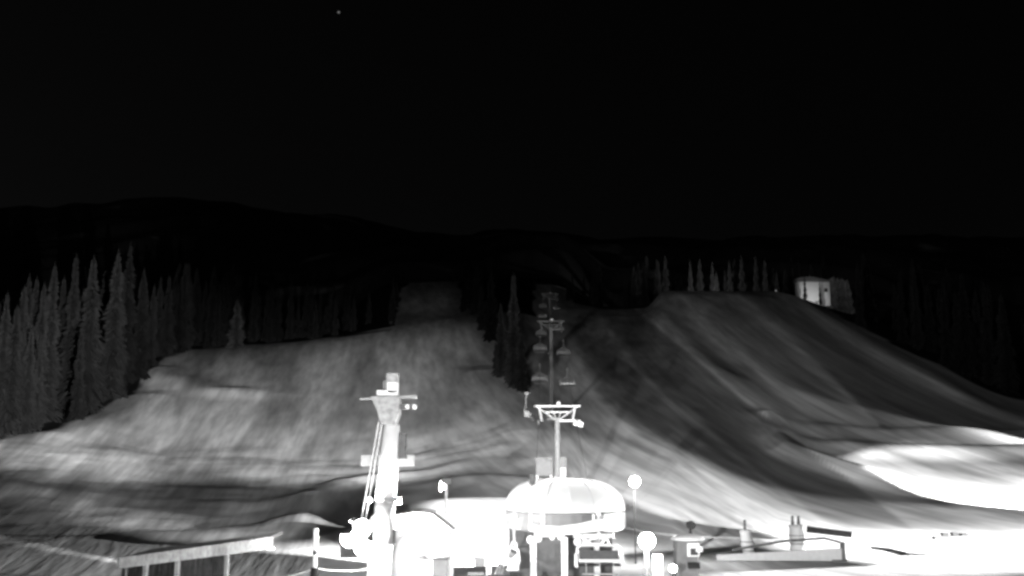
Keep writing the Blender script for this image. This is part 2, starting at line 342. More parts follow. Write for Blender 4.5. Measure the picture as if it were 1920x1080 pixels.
TM = trunk_mesh(); ntree = 0
def tree(x, y, h, label, group, var=None, fr=False, wid=1.0, name='spruce_tree'):
    global ntree; ntree += 1
    z = hz(x, y)
    r = empty(name, (x, y, z), label, 'tree', group)
    for nm, me in (('trunk', TM), ('crown', (CF if fr else CR)[(var if var is not None else ntree) % (2 if fr else 5)])):
        o = bpy.data.objects.new(nm, me); col.objects.link(o); o.parent = r
    r.scale = (h*wid, h*wid, h); r.rotation_euler.z = random.uniform(0, 6.28); return r
def tree_px(px, top, Y, label, group, **k):
    t, e = te(px, top); x = t*Y; h = CZ + e*Y - hz(x, Y); return tree(x, Y, max(h, 4), label, group, **k)
G1 = 'spruces of the forest left of the piste'
# spires that stand out at the left
for px, top, Y, lb in (
    (223, 466, 205, 'second tallest slim spire in the left forest'),
    (246, 452, 225, 'tallest spruce spire in the forest at the left edge of the piste'),
    (177, 478, 195, 'slim spire between the tallest spires and a blunt dark spruce, left forest'),
    (144, 474, 200, 'blunt topped tall spruce left of the slim spires in the left forest'),
    (104, 490, 190, 'tall dark spruce standing midway between frame edge and left forest spires'),
    (56, 512, 182, 'tall spruce behind two short front spruces near the left frame edge'),
    (15, 545, 180, 'spruce nearest the left frame edge with a thin pointed top'),
    (60, 612, 172, 'shorter front spruce low in the left forest, the left of a pair'),
    (78, 636, 170, 'shorter front spruce low in the left forest, the right of a pair'),
    (154, 610, 190, 'broad mid height spruce in front of the left forest wall'),
    (271, 500, 252, 'spruce right of the tallest left spire at the forest corner'),
    (290, 532, 285, 'last spruce of the left forest corner beside the lit snow')):
    tree_px(px, top, float(edgeY(px)) + {466: 14, 452: 30, 478: 8, 474: 20, 490: 14, 512: 16, 545: 8, 612: 2, 636: 1, 610: 3, 500: 6, 532: 6}[top], lb, G1)
for i in range(64):
    px = random.uniform(-260, 300); e0 = float(edgeY(px)); Y = e0 + random.uniform(4, 70)
    top = np.interp(px, [-260, 0, 60, 130, 230, 300], [590, 560, 520, 490, 480, 525]) + random.uniform(0, 70)
    tree_px(px, top, Y, 'dark spruce packed in the forest wall left of the lit piste', G1)
G2 = 'dark spruces along the top of the left piste'
for i in range(62):
    px = random.uniform(300, 745); Y = float(edgeY(min(px, 730))) + random.uniform(3, 60)
    top = np.interp(px, [300, 340, 440, 520, 640, 745], [520, 492, 495, 530, 528, 545]) + random.uniform(-6, 45)
    tree_px(px, top, Y, 'dark spruce in the wood above the top edge of the left piste', G2)
G3 = 'spruces beside the chairlift line'
for px, top, base, lb, w in (
    (963, 510, (966, 738), 'tallest pointed spruce left of the chairlift line', 1.15),
    (939, 566, (938, 716), 'second pointed spruce just left of the tallest beside the chairlift', 1.2),
    (921, 508, (918, 640), 'dim broad spruce behind the two pointed ones at the chairlift', 1.3),
    (903, 530, (899, 620), 'small dim spruce at the left end of the chairlift tree island', 1.2),
    (978, 620, (980, 742), 'low dark spruce at the lower right of the chairlift tree island', 1.2),
    (953, 655, (950, 728), 'short young spruce at the foot of the tallest chairlift spruce', 1.5),
    (929, 640, (925, 700), 'short young spruce at the lower left of the chairlift tree island', 1.5)):
    X, Y = hit(*base); t, e = te(px, top); x = t*Y; tree(x, Y, CZ + e*Y - hz(x, Y), lb, G3, wid=w)
G4 = 'black spruces above the middle run'
for i in range(34):
    px = random.choice([random.uniform(1066, 1250), random.uniform(868, 905)]); Y = float(edgeY(px)) + random.uniform(4, 70)
    tree_px(px, random.uniform(485, 525), max(Y, 505 if px > 1000 else 445), 'black spruce beyond the crest of the middle run, right and left of the chairlift', G4)
for px, Y in ((738, 470), (744, 520), (750, 580), (868, 470), (874, 520), (866, 575), (756, 625), (1064, 545), (1002, 560), (790, 655), (820, 660), (845, 652)):
    tree_px(px, 522 + random.uniform(-8, 12), Y, 'dark spruce at the rim of the dim clearing above the left piste', 'dark spruces round the dim clearing')
G5 = 'lit spruces behind the crest of the right slope'
for i in range(30):
    px = 1200 + i*13 + random.uniform(-6, 6)
    tree_px(px, random.uniform(476, 512), 548 + random.uniform(0, 50), 'lamp lit spruce standing behind the crest of the right slope', G5)
for i in range(11):
    px = 1556 + i*3.5
    tree_px(px, 512 + random.uniform(0, 16) + i*1.0, 538, 'bright frosted spruce in the lamp lit clump at the right end of the crest', 'bright frosted spruces at the crest lamp', fr=True, wid=1.7)
tree_px(1508, 520, 529, 'slim dark spruce in front of the left part of the lit crest hut', None, wid=.8); tree_px(1536, 528, 529, 'slim dark spruce in front of the right corner of the lit crest hut', None, wid=.8)
G6 = 'spruces of the dark forest right of the piste'
for i in range(58):
    px = random.uniform(1592, 2250); Y = float(edgeY(px)) + random.uniform(4, 70)
    tree_px(px, np.interp(px, [1590, 1640, 1760, 1920, 2250], [470, 468, 485, 540, 560]) + random.uniform(0, 55), Y, 'black spruce in the forest along the right edge of the piste', G6)
ft = tree_px(446, 560, 398, 'pale speckled frosted tree in front of the dark wood above the left piste', None, fr=True, var=1, wid=1.9)
for c_ in kids(ft):
    if c_.name.startswith('crown'): c_.data = crown_mesh(21, R=.12, mname='dusted')
# ---------------------------------------------------------------- main chairlift line
def line(Y): return (5.4 + (Y-130)*.0267 - .0000*Y)
def line_gauge(Y): return 2.45
TOW = [(130, 759), (220, 602), (340, 546)]
def ropez(Y):
    pts = [(74, 4.6), (130, W(1045, 764, 130).z), (220, W(1033, 604, 220).z), (340, W(1030, 552, 340).z), (560, 106)]
    for (a, za), (b, zb) in zip(pts[:-1], pts[1:]):
        if Y <= b or b == 560:
            s = (Y-a)/(b-a); return za + (zb-za)*s - 4*(b-a)**2*.00012*s*(1-s)
TX = {130: W(1045, 0, 130).x, 220: W(1033, 0, 220).x, 340: W(1031, 0, 340).x}
def lx(Y): return float(np.interp(Y, [60, 130, 220, 340, 560], [W(1067, 0, 60).x, W(1045, 800, 130).x, W(1033, 600, 220).x, W(1031, 550, 340).x, W(1026, 520, 560).x]))
tower_labels = {130: 'nearest chairlift tower with wide lit truss crossarm above the domed station',
    220: 'dim middle chairlift tower halfway up the run right of the pointed spruces', 340: 'farthest chairlift tower high on the dark run above the others'}
for Yt in (130, 220, 340):
    x = lx(Yt); zt = ropez(Yt); zb = hz(x, Yt); s = 1.0; g = 2.5
    r = empty('lift_tower', (x, Yt, zb), tower_labels[Yt], 'lift tower', 'towers of the chairlift')
    MB().lathe((x, Yt, zb-.5), [(.55, 0), (.55, .9), (.36, 1.0), (.28, zt-zb-.9)], 16).build('pole', M['steel'] if Yt == 130 else M['dim_steel'], r, smooth=True)
    MB().box((x, Yt, zb+.1), (1.8, 1.8, .5)).build('footing', M['grey'], r)
    a = MB(); a.box((x, Yt, zt+.15), (2*g+.5, .28, .16)); a.box((x+g*.55, Yt, zt-1.55), (2*g*.55, .22, .2)) ; a.box((x, Yt, zt-.55), (g*1.2, .14, .12))
    for sgn in (-1, 1):
        a.tube([(x+sgn*g*.95, Yt, zt+.1), (x+sgn*.15, Yt, zt-1.5)], .1, 6)
        a.tube([(x+sgn*g*.85, Yt, zt+.1), (x+sgn*g*.72, Yt, zt-1.6)], .14, 8)
        a.tube([(x+sgn*g*.2, Yt, zt-.5), (x+sgn*.05, Yt, zt-1.4)], .07, 6)
    tm_ = M['steel'] if Yt == 130 else M['dim_steel']; a.build('crossarm', tm_, r)
    for sgn in (-1, 1):
        xx = x + sgn*g*.88
        q = MB(); q.box((xx, Yt, zt-2.0), (.16, 2.6, .2)); q.box((xx, Yt, zt-1.75), (.3, .4, .5)); q.build('sheave_frame', M['dark'], r)
        for kx in range(4):
            MB().lathe((xx-.07, Yt-1.1+kx*.73, zt-1.8), [(.2, 0), (.28, .03), (.24, .07), (.28, .11), (.2, .14)], 14, axis='X').build('sheave', tm_, r)
    if Yt == 130: MB().box((x+g*.98, Yt-.5, zt-1.95), (1.1, .8, .55), 0, .25).build('sheave_cover', M['white'], r)
    MB().lathe((x+.15, Yt-.2, zt+.3), [(.05, 0), (.2, .06), (.22, .25), (.1, .38)], 12).build('cap_light', M['white'], r)
    ld = MB(); 
    for sx_ in (-.2, .2): ld.tube([(x+sx_, Yt-.55, zb+.5), (x+sx_, Yt-.4, zt-1)], .025, 5)
    zz = zb+.8
    while zz < zt-1.1: ld.tube([(x-.2, Yt-.5, zz), (x+.2, Yt-.5, zz)], .018, 4); zz += .4
    ld.build('ladder', M['steel'], r)
for sgn, lb in ((-1, 'left haul rope of the chairlift running up the slope'), (1, 'right haul rope of the chairlift running up the slope')):
    pts = [(lx(Y)+sgn*2.2, Y, ropez(Y)-1.5) for Y in list(range(74, 560, 6))]
    tag(MB().tube(pts, .028, 5).build('haul_rope', M['dim_steel']), lb, 'cable', 'haul ropes of the chairlift')
# chair: built at the origin, rope above
def chair_proto(loc, label, mw='white', ms='steel'):
    r = empty('lift_chair', loc, label, 'lift chair', 'chairs hanging on the chairlift'); x, y, z = loc; o = Vector(loc)
    def P(a, b, c): return o + Vector((a, b, c))
    MB().tube([P(0, 0, 3.0), P(0, .12, 2.2), P(0, .14, 1.6)], .06, 8).build('hanger', M[ms], r)
    MB().box(P(0, 0, 3.0), (.2, .5, .22)).build('grip', M[mw], r)
    fr = MB(); w = 1.15
    fr.tube([P(-.55, .1, 1.35), P(-.45, .12, 1.62), P(0, .14, 1.72), P(.45, .12, 1.62), P(.55, .1, 1.35)], .055, 8)
    fr.tube([P(-w, -.55, .35), P(-w, .02, .36), P(-w-.02, .12, .8), P(-w+.05, .1, 1.22), P(-w+.22, .1, 1.34), P(0, .1, 1.36), P(w-.22, .1, 1.34), P(w-.05, .1, 1.22), P(w+.02, .12, .8), P(w, .02, .36), P(w, -.55, .35)], .06, 8)
    fr.build('frame', M[mw], r)
    MB().box(P(0, -.28, .4), (2.16, .52, .1)).build('seat', M['black'], r)
    MB().box(P(0, .08, .84), (2.16, .07, .5), 0).build('backrest', M['dark'], r)
    for sg in (-1, 1):
        MB().box(P(sg*(w+.04), -.2, .62), (.12, .55, .62)).build('side_cover', M[mw], r)
    b = MB(); b.tube([P(-w+.1, -.55, .62), P(w-.1, -.55, .62)], .08, 10); b.tube([P(-w+.1, -.55, .62), P(-w+.1, .05, 1.1)], .035, 6); b.tube([P(w-.1, -.55, .62), P(w-.1, .05, 1.1)], .035, 6)
    b.build('safety_bar', M[mw], r)
    f = MB(); f.tube([P(-.9, -.75, -.02), P(.9, -.75, -.02)], .04, 6)
    for q in (-.7, 0, .7): f.tube([P(q, -.75, -.02), P(q, -.56, .6)], .022, 5)
    f.build('footrest', M[ms], r)
    return r
c0 = W(1123, 1062, 58); near = chair_proto((c0.x, c0.y, c0.z-.3), 'large empty chair with pale frame at the right loading side of the domed station')
chairs = [
 (960, 1066, 61, -1.35, 'large chair turning side on at the left side of the domed station'),
 (1007, 708, None, 0, 'dim chair on the left rope just right of the spruce island foot'),
 (1010, 652, None, 0, 'dark chair halfway up the left rope level with the middle of the spruces'),
 (1009, 624, None, 0, 'dark chair on the left rope just below the middle tower crossarm'),
 (988, 770, -1, 0, 'dark chair on the left rope right beside the nearest tower crossarm'),
 (1067, 716, None, 0, 'pale chair on the right rope next above the nearest tower'),
 (1056, 660, None, 0, 'small pale chair on the right rope between the nearest and middle towers'),
 (1054, 615, None, 0, 'small dim chair on the right rope beside the middle tower crossarm'),
 (1012, 592, None, 0, 'tiny bright chair on the left rope just above the middle tower'),
 (1041, 577, None, 0, 'tiny brightest chair on the right rope above the middle tower'),
 (1030, 557, None, 0, 'tiny faint chair highest on the rope near the farthest tower')]
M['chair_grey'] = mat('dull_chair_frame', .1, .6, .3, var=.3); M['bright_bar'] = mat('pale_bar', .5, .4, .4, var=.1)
far = None
for px, py, Y, rz, lb in chairs:
    if Y == 61: p = W(px, py, 60.5); p.z -= .3; src = near
    else:
        sgn = 1 if py in (716, 660, 615, 577) else -1
        if Y == -1: Y = 124; p = W(px, 788, Y); rz = 1.4
        else:
            e_ = te(px, py)[1]; Y = min(range(138, 400), key=lambda q: abs((ropez(q)-3.6-CZ)/q - e_))
            p = Vector((lx(Y)+sgn*2.2, Y, ropez(Y)-4.5))
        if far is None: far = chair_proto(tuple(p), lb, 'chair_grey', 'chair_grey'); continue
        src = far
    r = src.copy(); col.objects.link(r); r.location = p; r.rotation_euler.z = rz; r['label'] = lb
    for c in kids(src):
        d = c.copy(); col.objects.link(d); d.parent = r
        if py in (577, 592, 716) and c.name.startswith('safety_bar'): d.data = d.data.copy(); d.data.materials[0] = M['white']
# ---------------------------------------------------------------- domed bottom station (front at Y=58)
cx = W(1067, 930, 60).x; Y0 = 66.0; hw = 3.45; hy = 7.5
st = empty('lift_station', (cx, Y0, 0), 'white domed chairlift bottom station with grey panelled band, brightly floodlit', 'lift station')
def ring(zz, a, b, n=64, p=2.6):
    out = []
    for i in range(n):
        th = 2*math.pi*i/n; c, s = math.cos(th), math.sin(th)
        out.append((cx + a*math.copysign(abs(c)**(2/p), c), Y0 + b*math.copysign(abs(s)**(2/p), s), zz))
    return out
def loft(rings):
    b = MB(); n = len(rings[0]); vs = [v for r_ in rings for v in r_]
    fs = [(i*n+k_, i*n+(k_+1) % n, (i+1)*n+(k_+1) % n, (i+1)*n+k_) for i in range(len(rings)-1) for k_ in range(n)]
    return b.add(vs, fs + [tuple(range(n-1, -1, -1)), tuple((len(rings)-1)*n+k_ for k_ in range(n))])
zb_, zm, zt_ = W(0, 1000, 58.5).z, W(0, 963, 58.5).z, W(0, 897, 63).z
loft([ring(zb_, hw*.97, hy*.97), ring(zb_+.08, hw, hy), ring(zm-.05, hw, hy), ring(zm, hw*.99, hy*.99)]).build('fascia', M['fascia'], st)
rings = []
for i in range(15):
    q = i/14*math.pi/2*.985; rings.append(ring(zm+.02+(zt_-zm)*math.sin(q), (hw+.03)*math.cos(q)**.62, (hy+.03)*math.cos(q)**.62, p=2.3))
rf = loft(rings).build('dome_roof', M['tent'], st, smooth=True)
sm = MB()
for fx in (-.72, -.38, 0, .38, .72):     # roof seams
    sm.tube([(cx+fx*hw*math.cos(q)**.62*.99, Y0-(hy+.03)*math.cos(q)**.62*(1-abs(fx)**2.3)**(1/2.3), zm+.05+(zt_-zm)*math.sin(q)) for q in [k_*1.5/12 for k_ in range(13)]], .03, 5)
sm.build('roof_seam', M['white'], rf)
for px in (965, 995, 1018, 1113, 1135, 1165):
    x = W(px, 975, 58.6).x; fx = min(abs((x-cx)/hw), .98); yy = Y0 - hy*(1-fx**2.6)**(1/2.6)
    MB().box((x, yy-.02, (zb_+zm)/2+.02), (.12 if px != 1018 else .2, .14, zm-zb_-.1)).build('mullion', M['white'], st)
gl = MB(); gy = Y0-hy-.1
rail = [W(992, 985, gy), W(1015, 990, gy), W(1050, 993, gy), W(1085, 990, gy), W(1120, 984, gy), W(1147, 985, gy)]
gl = MB()
for i in range(len(rail)-1):
    a, b2 = rail[i], rail[i+1]; h1 = .16 + .05*i; h2 = .16+.05*(i+1)
    gl.add([(a.x, gy, a.z-.25), (b2.x, gy, b2.z-.25-.08), (b2.x, gy, b2.z+h2-.1), (a.x, gy, a.z+h1-.1), (a.x, gy+.5, a.z-.25), (b2.x, gy+.5, b2.z-.33), (b2.x, gy+.5, b2.z+h2-.1), (a.x, gy+.5, a.z+h1-.1)],
      [(0, 1, 2, 3), (7, 6, 5, 4), (3, 2, 6, 7), (0, 4, 5, 1), (1, 5, 6, 2), (0, 3, 7, 4)])
gl.build('guide_rail', M['white'], st)
for px, wd in ((1001, .3), (1061, .3)):
    x = W(px, 1040, 58.5).x; MB().box((x, 60.2, (zb_-.3)/2), (wd, .4, zb_-.3)).build('column', M['white'], st)
MB().box((W(1128, 0, 62).x, 66, zb_/2-.2), (.3, .5, zb_-.4)).build('column', M['steel'], st)
x0, x1 = W(1010, 0, 61).x, W(1059, 0, 61).x
MB().box(((x0+x1)/2, 61.2, W(0, 1040, 61.2).z), (x1-x0, .12, 1.75)).build('wall_panel', M['curtain_grey'], st)
MB().box((cx, 71.2, zb_/2), (hw*1.9, .2, zb_)).build('rear_wall', M['dark'], st)
mc = MB()
mc.box(W(1030, 1003, 59), (1.6, .5, .18)); mc.box(W(1112, 1004, 59.2), (2.1, .7, .22))
mc.build('drive_frame', M['steel'], st)
for px, py, r_ in ((1083, 1016, .2), (1098, 1018, .16), (1010, 1010, .18), (1036, 1008, .13), (1050, 1008, .13), (995, 1012, .2)):
    p = W(px, py, 58.8); MB().lathe((p.x, p.y-.1, p.z), [(r_*.6, 0), (r_, .03), (r_*.8, .1), (r_, .17), (r_*.6, .2)], 18, axis='Y').build('drive_wheel', M['white'], st)
tr = MB(); tr.lathe((cx, 68, zb_-.45), [(1.9, 0), (2.2, .05), (2.05, .12), (2.2, .2), (1.9, .25)], 40); tr.build('bull_wheel', M['steel'], st)
ar = MB(); ar.tube([W(1088, 1003, 58.4), W(1096, 1012, 58.3), W(1108, 1020, 58.3), W(1126, 1020, 58.3), W(1137, 1008, 58.4)], .07, 8); ar.build('tyre_bank', M['white'], st)
# small items beside and on the station
p = W(998, 899, 62); q = MB(); q.box(p, (.34, .4, .6)); o = q.build('beacon_box', M['dark'], st)
r = empty('operator_stool_box', (W(1128, 1076, 58).x, 58, 0), 'long white loading platform board under the right chair', 'platform')
b = MB(); b.box((r.location.x+.3, 58.6, .55), (3.6, 2.4, .16)); b.build('deck', M['fabric'], r)
[MB().box((r.location.x+.3+sx_*1.6, 58.6+sy_*1, .24), (.16, .16, .48)).build('leg', M['steel'], r) for sx_ in (-1, 1) for sy_ in (-1, 1)]
r.name = 'loading_platform'
# ---------------------------------------------------------------- left white building
bx0, bx1 = W(742, 0, 68).x, W(842, 0, 68).x; by = 68.0; zr = W(0, 966, 68).z; ze = W(0, 984, 67).z-.3
wb = empty('white_cabin', ((bx0+bx1)/2, by+3, 0), 'glaring white ski station cabin between the tall mast and the domed station', 'building')
MB().box(((bx0+bx1)/2, by+3, ze/2), (bx1-bx0, 6, ze)).build('wall', M['white'], wb)
MB().prism([(bx0-.3, ze), (bx1+.3, ze-.1), (bx1-.2, ze+.3), ((bx0+bx1)/2+.6, zr+.1), (bx0+1.2, zr+.2), (bx0-.2, zr)], by-.4, by+6.4).build('snowy_roof', M['frost'], wb)
p = W(820, 995, by-.02); f = MB().box((p.x, by-.05, p.z), (.85, .16, .62)).build('window', M['white'], wb); MB().box((p.x, by-.12, p.z+.02), (.7, .08, .46)).build('pane', M['glass'], f)
p = W(768, 1021, by-.3); MB().box((p.x, by-.2, p.z), (1.9, .5, .2)).build('window_ledge', M['mid'], wb)
h = empty('snow_heap', (W(775, 0, 66).x, 66, 0), 'rounded white snow heap at the left end of the white cabin', 'snow heap')
hb = MB(); prof_ = [(1.25*math.cos(a)**.8, 3.4*math.sin(a)) for a in [i*1.5/10 for i in range(11)]]
hb.lathe((h.location.x-.2, 66.2, 0), prof_, 26, sx=.95, sy=1.0); hb.build('heap', M['frost'], h, smooth=True)
c = M['mid']
r = empty('storage_bin', (W(826, 0, 64).x, 64, 0), 'grey storage bin with dark lid before the white cabin', 'bin')
p = W(826, 1058, 64); MB().box((p.x, 64, 1.0), (.85, .8, 1.9)).build('body', M['mid'], r); MB().box((p.x, 64, 2.02), (1.0, .95, .12)).build('lid', M['dark'], r)
r = empty('round_tank', (W(792, 0, 63).x, 63, 0), 'pale round topped tank left of the grey storage bin', 'tank')
p = W(792, 1045, 63); MB().lathe((p.x, 63, 0), [(.5, 0), (.52, .2), (.52, 1.75), (.44, 1.98), (.2, 2.12)], 24).build('body', M['white'], r, smooth=True); MB().lathe((p.x+.1, 63, 2.06), [(.34, 0), (.36, .1), (.1, .2)], 20).build('lid', M['mid'], r)
r = empty('gate_frame', (W(902, 0, 62).x, 62, 0), 'slim white gate frame with dark panel left of the domed station', 'gate')
MB().box((W(917, 0, 62).x, 62, 1.3), (.28, .25, 2.6)).build('post', M['white'], r)
fr = MB(); fr.box((W(900, 0, 62).x, 62, 2.0), (.6, .08, .5)); fr.box((W(893, 0, 62).x, 62, 1.35), (.9, .08, .14)); fr.build('panel', M['mid'], r)
fr = MB().tube([W(868, 1062, 62), W(885, 1052, 62), W(908, 1022, 62)], .05, 6).build('brace', M['dark'], r)
r = empty('padded_bollard', (W(935, 0, 59).x, 59, 0), 'black low equipment box between gate frame and side on chair', 'box')
MB().box((W(934, 0, 59).x, 59, .7), (1.1, .8, 1.5)).build('body', M['black'], r); MB().box((W(934, 0, 59).x, 59, 1.52), (1.16, .86, .1)).build('lid', M['dark'], r); r.name = 'equipment_box'
# ---------------------------------------------------------------- tall mast in front
YM = 56.0
def mp(px, py, dy=0): return W(px, py, YM+dy)
mr = empty('floodlight_mast', (mp(708, 0).x, YM, 0), 'tall white lift mast with crossbar and ladder, floodlit, left of the white cabin', 'mast')
top = mp(734, 792); base = mp(712, 1100)
body = MB(); s_ = YM/F
b0 = mp(722, 940); b1 = mp(735, 796)
body.tube([(b0.x, YM, b0.z), (b1.x, YM, b1.z)], [19.5*s_, 15*s_], 28); mb_ = body.build('upper_tube', M['white'], mr, smooth=True)
lo = MB(); b2 = mp(718, 1020); lo.tube([(b2.x, YM, b2.z), (b0.x-.02, YM, b0.z-.003)], [18*s_, 19*s_], 28); lo.build('grey_sleeve', M['wood'], mr, smooth=True)
b3 = mp(708, 1110); MB().tube([(b3.x, YM, 0), (b2.x-.02, YM, b2.z+.01)], [20*s_, 18.5*s_], 28).build('lower_tube', M['white'], mr, smooth=True)
hd = MB(); a1, a2, a3, a4 = mp(698, 745), mp(751, 745), mp(743, 798), mp(716, 795)
hd.prism([(a1.x, a1.z), (a2.x, a2.z), (a2.x, mp(0, 775).z), (a3.x, a3.z), (a4.x, a4.z), (mp(707, 0).x, mp(0, 772).z)], YM-.75, YM+.5); hd.build('head_shroud', M['wood'], mr)
cb_ = MB(); p1, p2 = mp(675, 748), mp(782, 742); cb_.tube([p1, p2], .055, 8); cb_.tube([mp(697, 746, .3), mp(782, 746, .3)], .04, 6); cb_.build('crossbar', M['steel'], mr)
tp = MB(); p = mp(736, 722); tp.box((p.x, YM, p.z), (.62, .6, 1.15)); tp.build('top_box', M['wood'], mr)
tp = MB(); p = mp(730, 738); tp.box((p.x-.05, YM-.35, p.z), (1.05, .5, .24)); p = mp(738, 728); tp.box((p.x, YM-.35, p.z), (.55, .5, .5)); tp.build('lamp_housing', M['white'], mr)
tp = MB().box(mp(722, 722, .1), (.2, .3, .42)).build('motor', M['mid'], mr)
sh = MB(); sh.box(mp(766, 762), (.85, .3, .1)); sh.box(mp(757, 763), (.5, .36, .26)); sh.build('sheave_frame', M['dark'], mr)
for px in (764, 770, 777):
    p = mp(px, 762, -.2); MB().lathe((p.x, p.y, p.z), [(.08, 0), (.12, .02), (.12, .1), (.08, .12)], 12, axis='Y').build('sheave', M['white'] if px != 770 else M['dark'], mr)
bx = MB().box(mp(753, 836, .3), (.52, .5, 1.3)).build('control_box', M['dark'], mr)
pl = MB().box(mp(727, 864, .62), (2.72, .1, .56)).build('sign_panel', M['grey'], mr)
for (ax, ay, bx_, by_) in ((710, 792, 676, 985), (716, 795, 684, 985)):
    MB().tube([mp(ax, ay, -.4), mp(bx_, by_, -.4)], .035, 6).build('stay_cable', M['steel'], mr)
lf = MB(); rungs = 22
for i in range(rungs):
    q = i/(rungs-1); pa = mp(711+(677-711)*q, 800+(980-800)*q, -.4); pb = mp(717+(685-717)*q, 800+(980-800)*q, -.4); lf.tube([pa, pb], .012, 4)
lf.build('ladder_rungs', M['mid'], mr)
bd = MB().box(mp(733, 937, -.5), (.75, .3, .22)).build('bracket', M['dark'], mr)
wg = MB(); q1, q2, q3 = mp(693, 975, -.5), mp(712, 955, -.5), mp(706, 1012, -.5)
wg.prism([(q1.x, q1.z), (q2.x, q2.z), (q3.x, q3.z)], YM-.6, YM-.5); wg.build('gusset', M['mid'], mr)
rp = MB().tube([mp(695, 1015, -.4), mp(692, 1100, -.4)], .1, 8).build('side_pipe', M['white'], mr)
def lamphead(parent, p, r_, name='floodlight_head', m='lamp', face=(0, -1, 0)):
    h_ = MB(); h_.lathe((p.x, p.y, p.z), [(r_*.95, -.0), (r_*1.05, .1), (r_*.7, .4), (r_*.3, .5)], 20, axis='Y'); o_ = h_.build(name, M['steel'], parent)
    MB().lathe((p.x, p.y-.12, p.z), [(r_*.5, 0), (r_*.85, .04), (r_*.92, .11)], 24, axis='Y').build('lens', M[m], o_); return o_
lamphead(mr, mp(679, 990, -.8), .46); lamphead(mr, mp(679, 1026, -.8), .42); lamphead(mr, mp(693, 938, -.6), .12)
bk = MB(); bk.tube([mp(679, 990, -.5), mp(702, 985, -.3)], .05, 6); bk.tube([mp(679, 1026, -.5), mp(700, 1022, -.3)], .05, 6); bk.tube([mp(655, 976, -.7), mp(676, 988, -.6)], .06, 6); bk.build('lamp_bracket', M['steel'], mr)
# ---------------------------------------------------------------- shelter bottom left
sl = empty('curtained_shelter', (W(350, 0, 50).x, 52, 0), 'open shelter with pale fascia board and dark curtains at the bottom left', 'shelter')
A = W(224, 1056, 46); B = W(512, 1014, 58)
dv = (Vector((B.x, B.y, 0))-Vector((A.x, A.y, 0))); dn = dv.normalized(); nn = Vector((-dn.y, dn.x, 0)); hgt = .5
zA = W(0, 1060, 46).z; zB = W(0, 1022, 58).z; ztop = (zA+zB)/2
def SP(s, d, z): q = Vector((A.x, A.y, 0)) + dv*s + nn*d; return Vector((q.x, q.y, z))
fa = MB(); za0, zb0 = W(0, 1046, 46).z, W(0, 1066, 46).z; za1, zb1 = W(0, 1006, 58).z, W(0, 1029, 58).z
fa.add([SP(0, 0, zb0), SP(1, 0, zb1), SP(1, 0, za1), SP(0, 0, za0), SP(0, .12, zb0), SP(1, .12, zb1), SP(1, .12, za1), SP(0, .12, za0)], [(0, 1, 2, 3), (7, 6, 5, 4), (3, 2, 6, 7), (0, 4, 5, 1), (1, 5, 6, 2), (0, 3, 7, 4)])
fa.build('fascia_board', M['wood'], sl)
ro = MB(); ro.add([SP(0, .12, za0-.06), SP(.97, .12, za1-.06), SP(.97, 0, za1+.1)+Vector((0, 3.2, 0)), SP(.03, 0, za0+.1)+Vector((0, 3.2, 0)), SP(0, .12, za0-.2), SP(.97, .12, za1-.2), SP(.97, 0, za1-.05)+Vector((0, 3.2, 0)), SP(.03, 0, za0-.05)+Vector((0, 3.2, 0))], [(0, 1, 2, 3), (7, 6, 5, 4), (3, 2, 6, 7), (0, 4, 5, 1), (1, 5, 6, 2), (0, 3, 7, 4)])
ro.build('roof', M['mid'], sl)
for s, m_ in ((.04, 'dark'), (.155, 'wood'), (.34, 'wood'), (.665, 'wood')):
    zt2 = zb0 + (zb1-zb0)*s
    a_ = SP(s, .1, 0); MB().box((a_.x, a_.y, zt2/2), (.18, .18, zt2), math.atan2(dn.y, dn.x)).build('post', M[m_], sl)
for s0, s1 in ((.05, .145), (.165, .33), (.355, .655)):
    n_ = 26; vs = []
    for i in range(n_+1):
        s = s0+(s1-s0)*i/n_; d = .22 + .05*math.sin(i*1.9)+.03*math.sin(i*.7); zt2 = zb0+(zb1-zb0)*s
        vs += [SP(s, d, .05), SP(s, d, zt2), SP(s, d+.03, .05), SP(s, d+.03, zt2)]
    fs = []
    for i in range(n_):
        a_ = i*4; fs += [(a_, a_+4, a_+5, a_+1), (a_+2, a_+3, a_+7, a_+6), (a_+1, a_+5, a_+7, a_+3), (a_, a_+2, a_+6, a_+4)]
    MB().add(vs, fs).build('curtain', M['cloth'], sl)
lp = SP(.965, -.1, zb1+.05); MB().box(lp, (.36, .14, .09)).build('under_lamp', M['dimlamp'], sl)
# pole with rope
pr = empty('banded_pole', (W(593, 0, 54).x, 54, 0), 'white pole with a dark band and dark foot, left of the tall mast', 'pole')
x = pr.location.x
for a_, b_, m_, rr in ((991, 1032, 'white', .12), (1032, 1040, 'dark', .11), (1040, 1064, 'white', .10), (1064, 1130, 'black', .2)):
    za, zb2 = W(0, a_, 54).z, max(W(0, b_, 54).z, 0)
    MB().lathe((x, 54, zb2), [(rr*.9, 0), (rr, .03), (rr, za-zb2-.03), (rr*.9, za-zb2)], 16).build('shaft' if m_ == 'white' else ('band' if m_ == 'dark' else 'foot_cover'), M[m_], pr)
def sag(a, b, s, n=14): return [a.lerp(b, i/n) + Vector((0, 0, -4*s*(i/n)*(1-i/n))) for i in range(n+1)]
tag(MB().tube(sag(W(500, 1084, 53), W(590, 1066, 54), .12), .02, 5).build('rope', M['white']), 'thin pale rope sagging left from the banded pole', 'rope')
tag(MB().tube(sag(W(596, 1066, 54), W(694, 1066, 55.3), .12), .02, 5).build('rope', M['white']), 'thin pale rope sagging between the banded pole and the tall mast', 'rope')
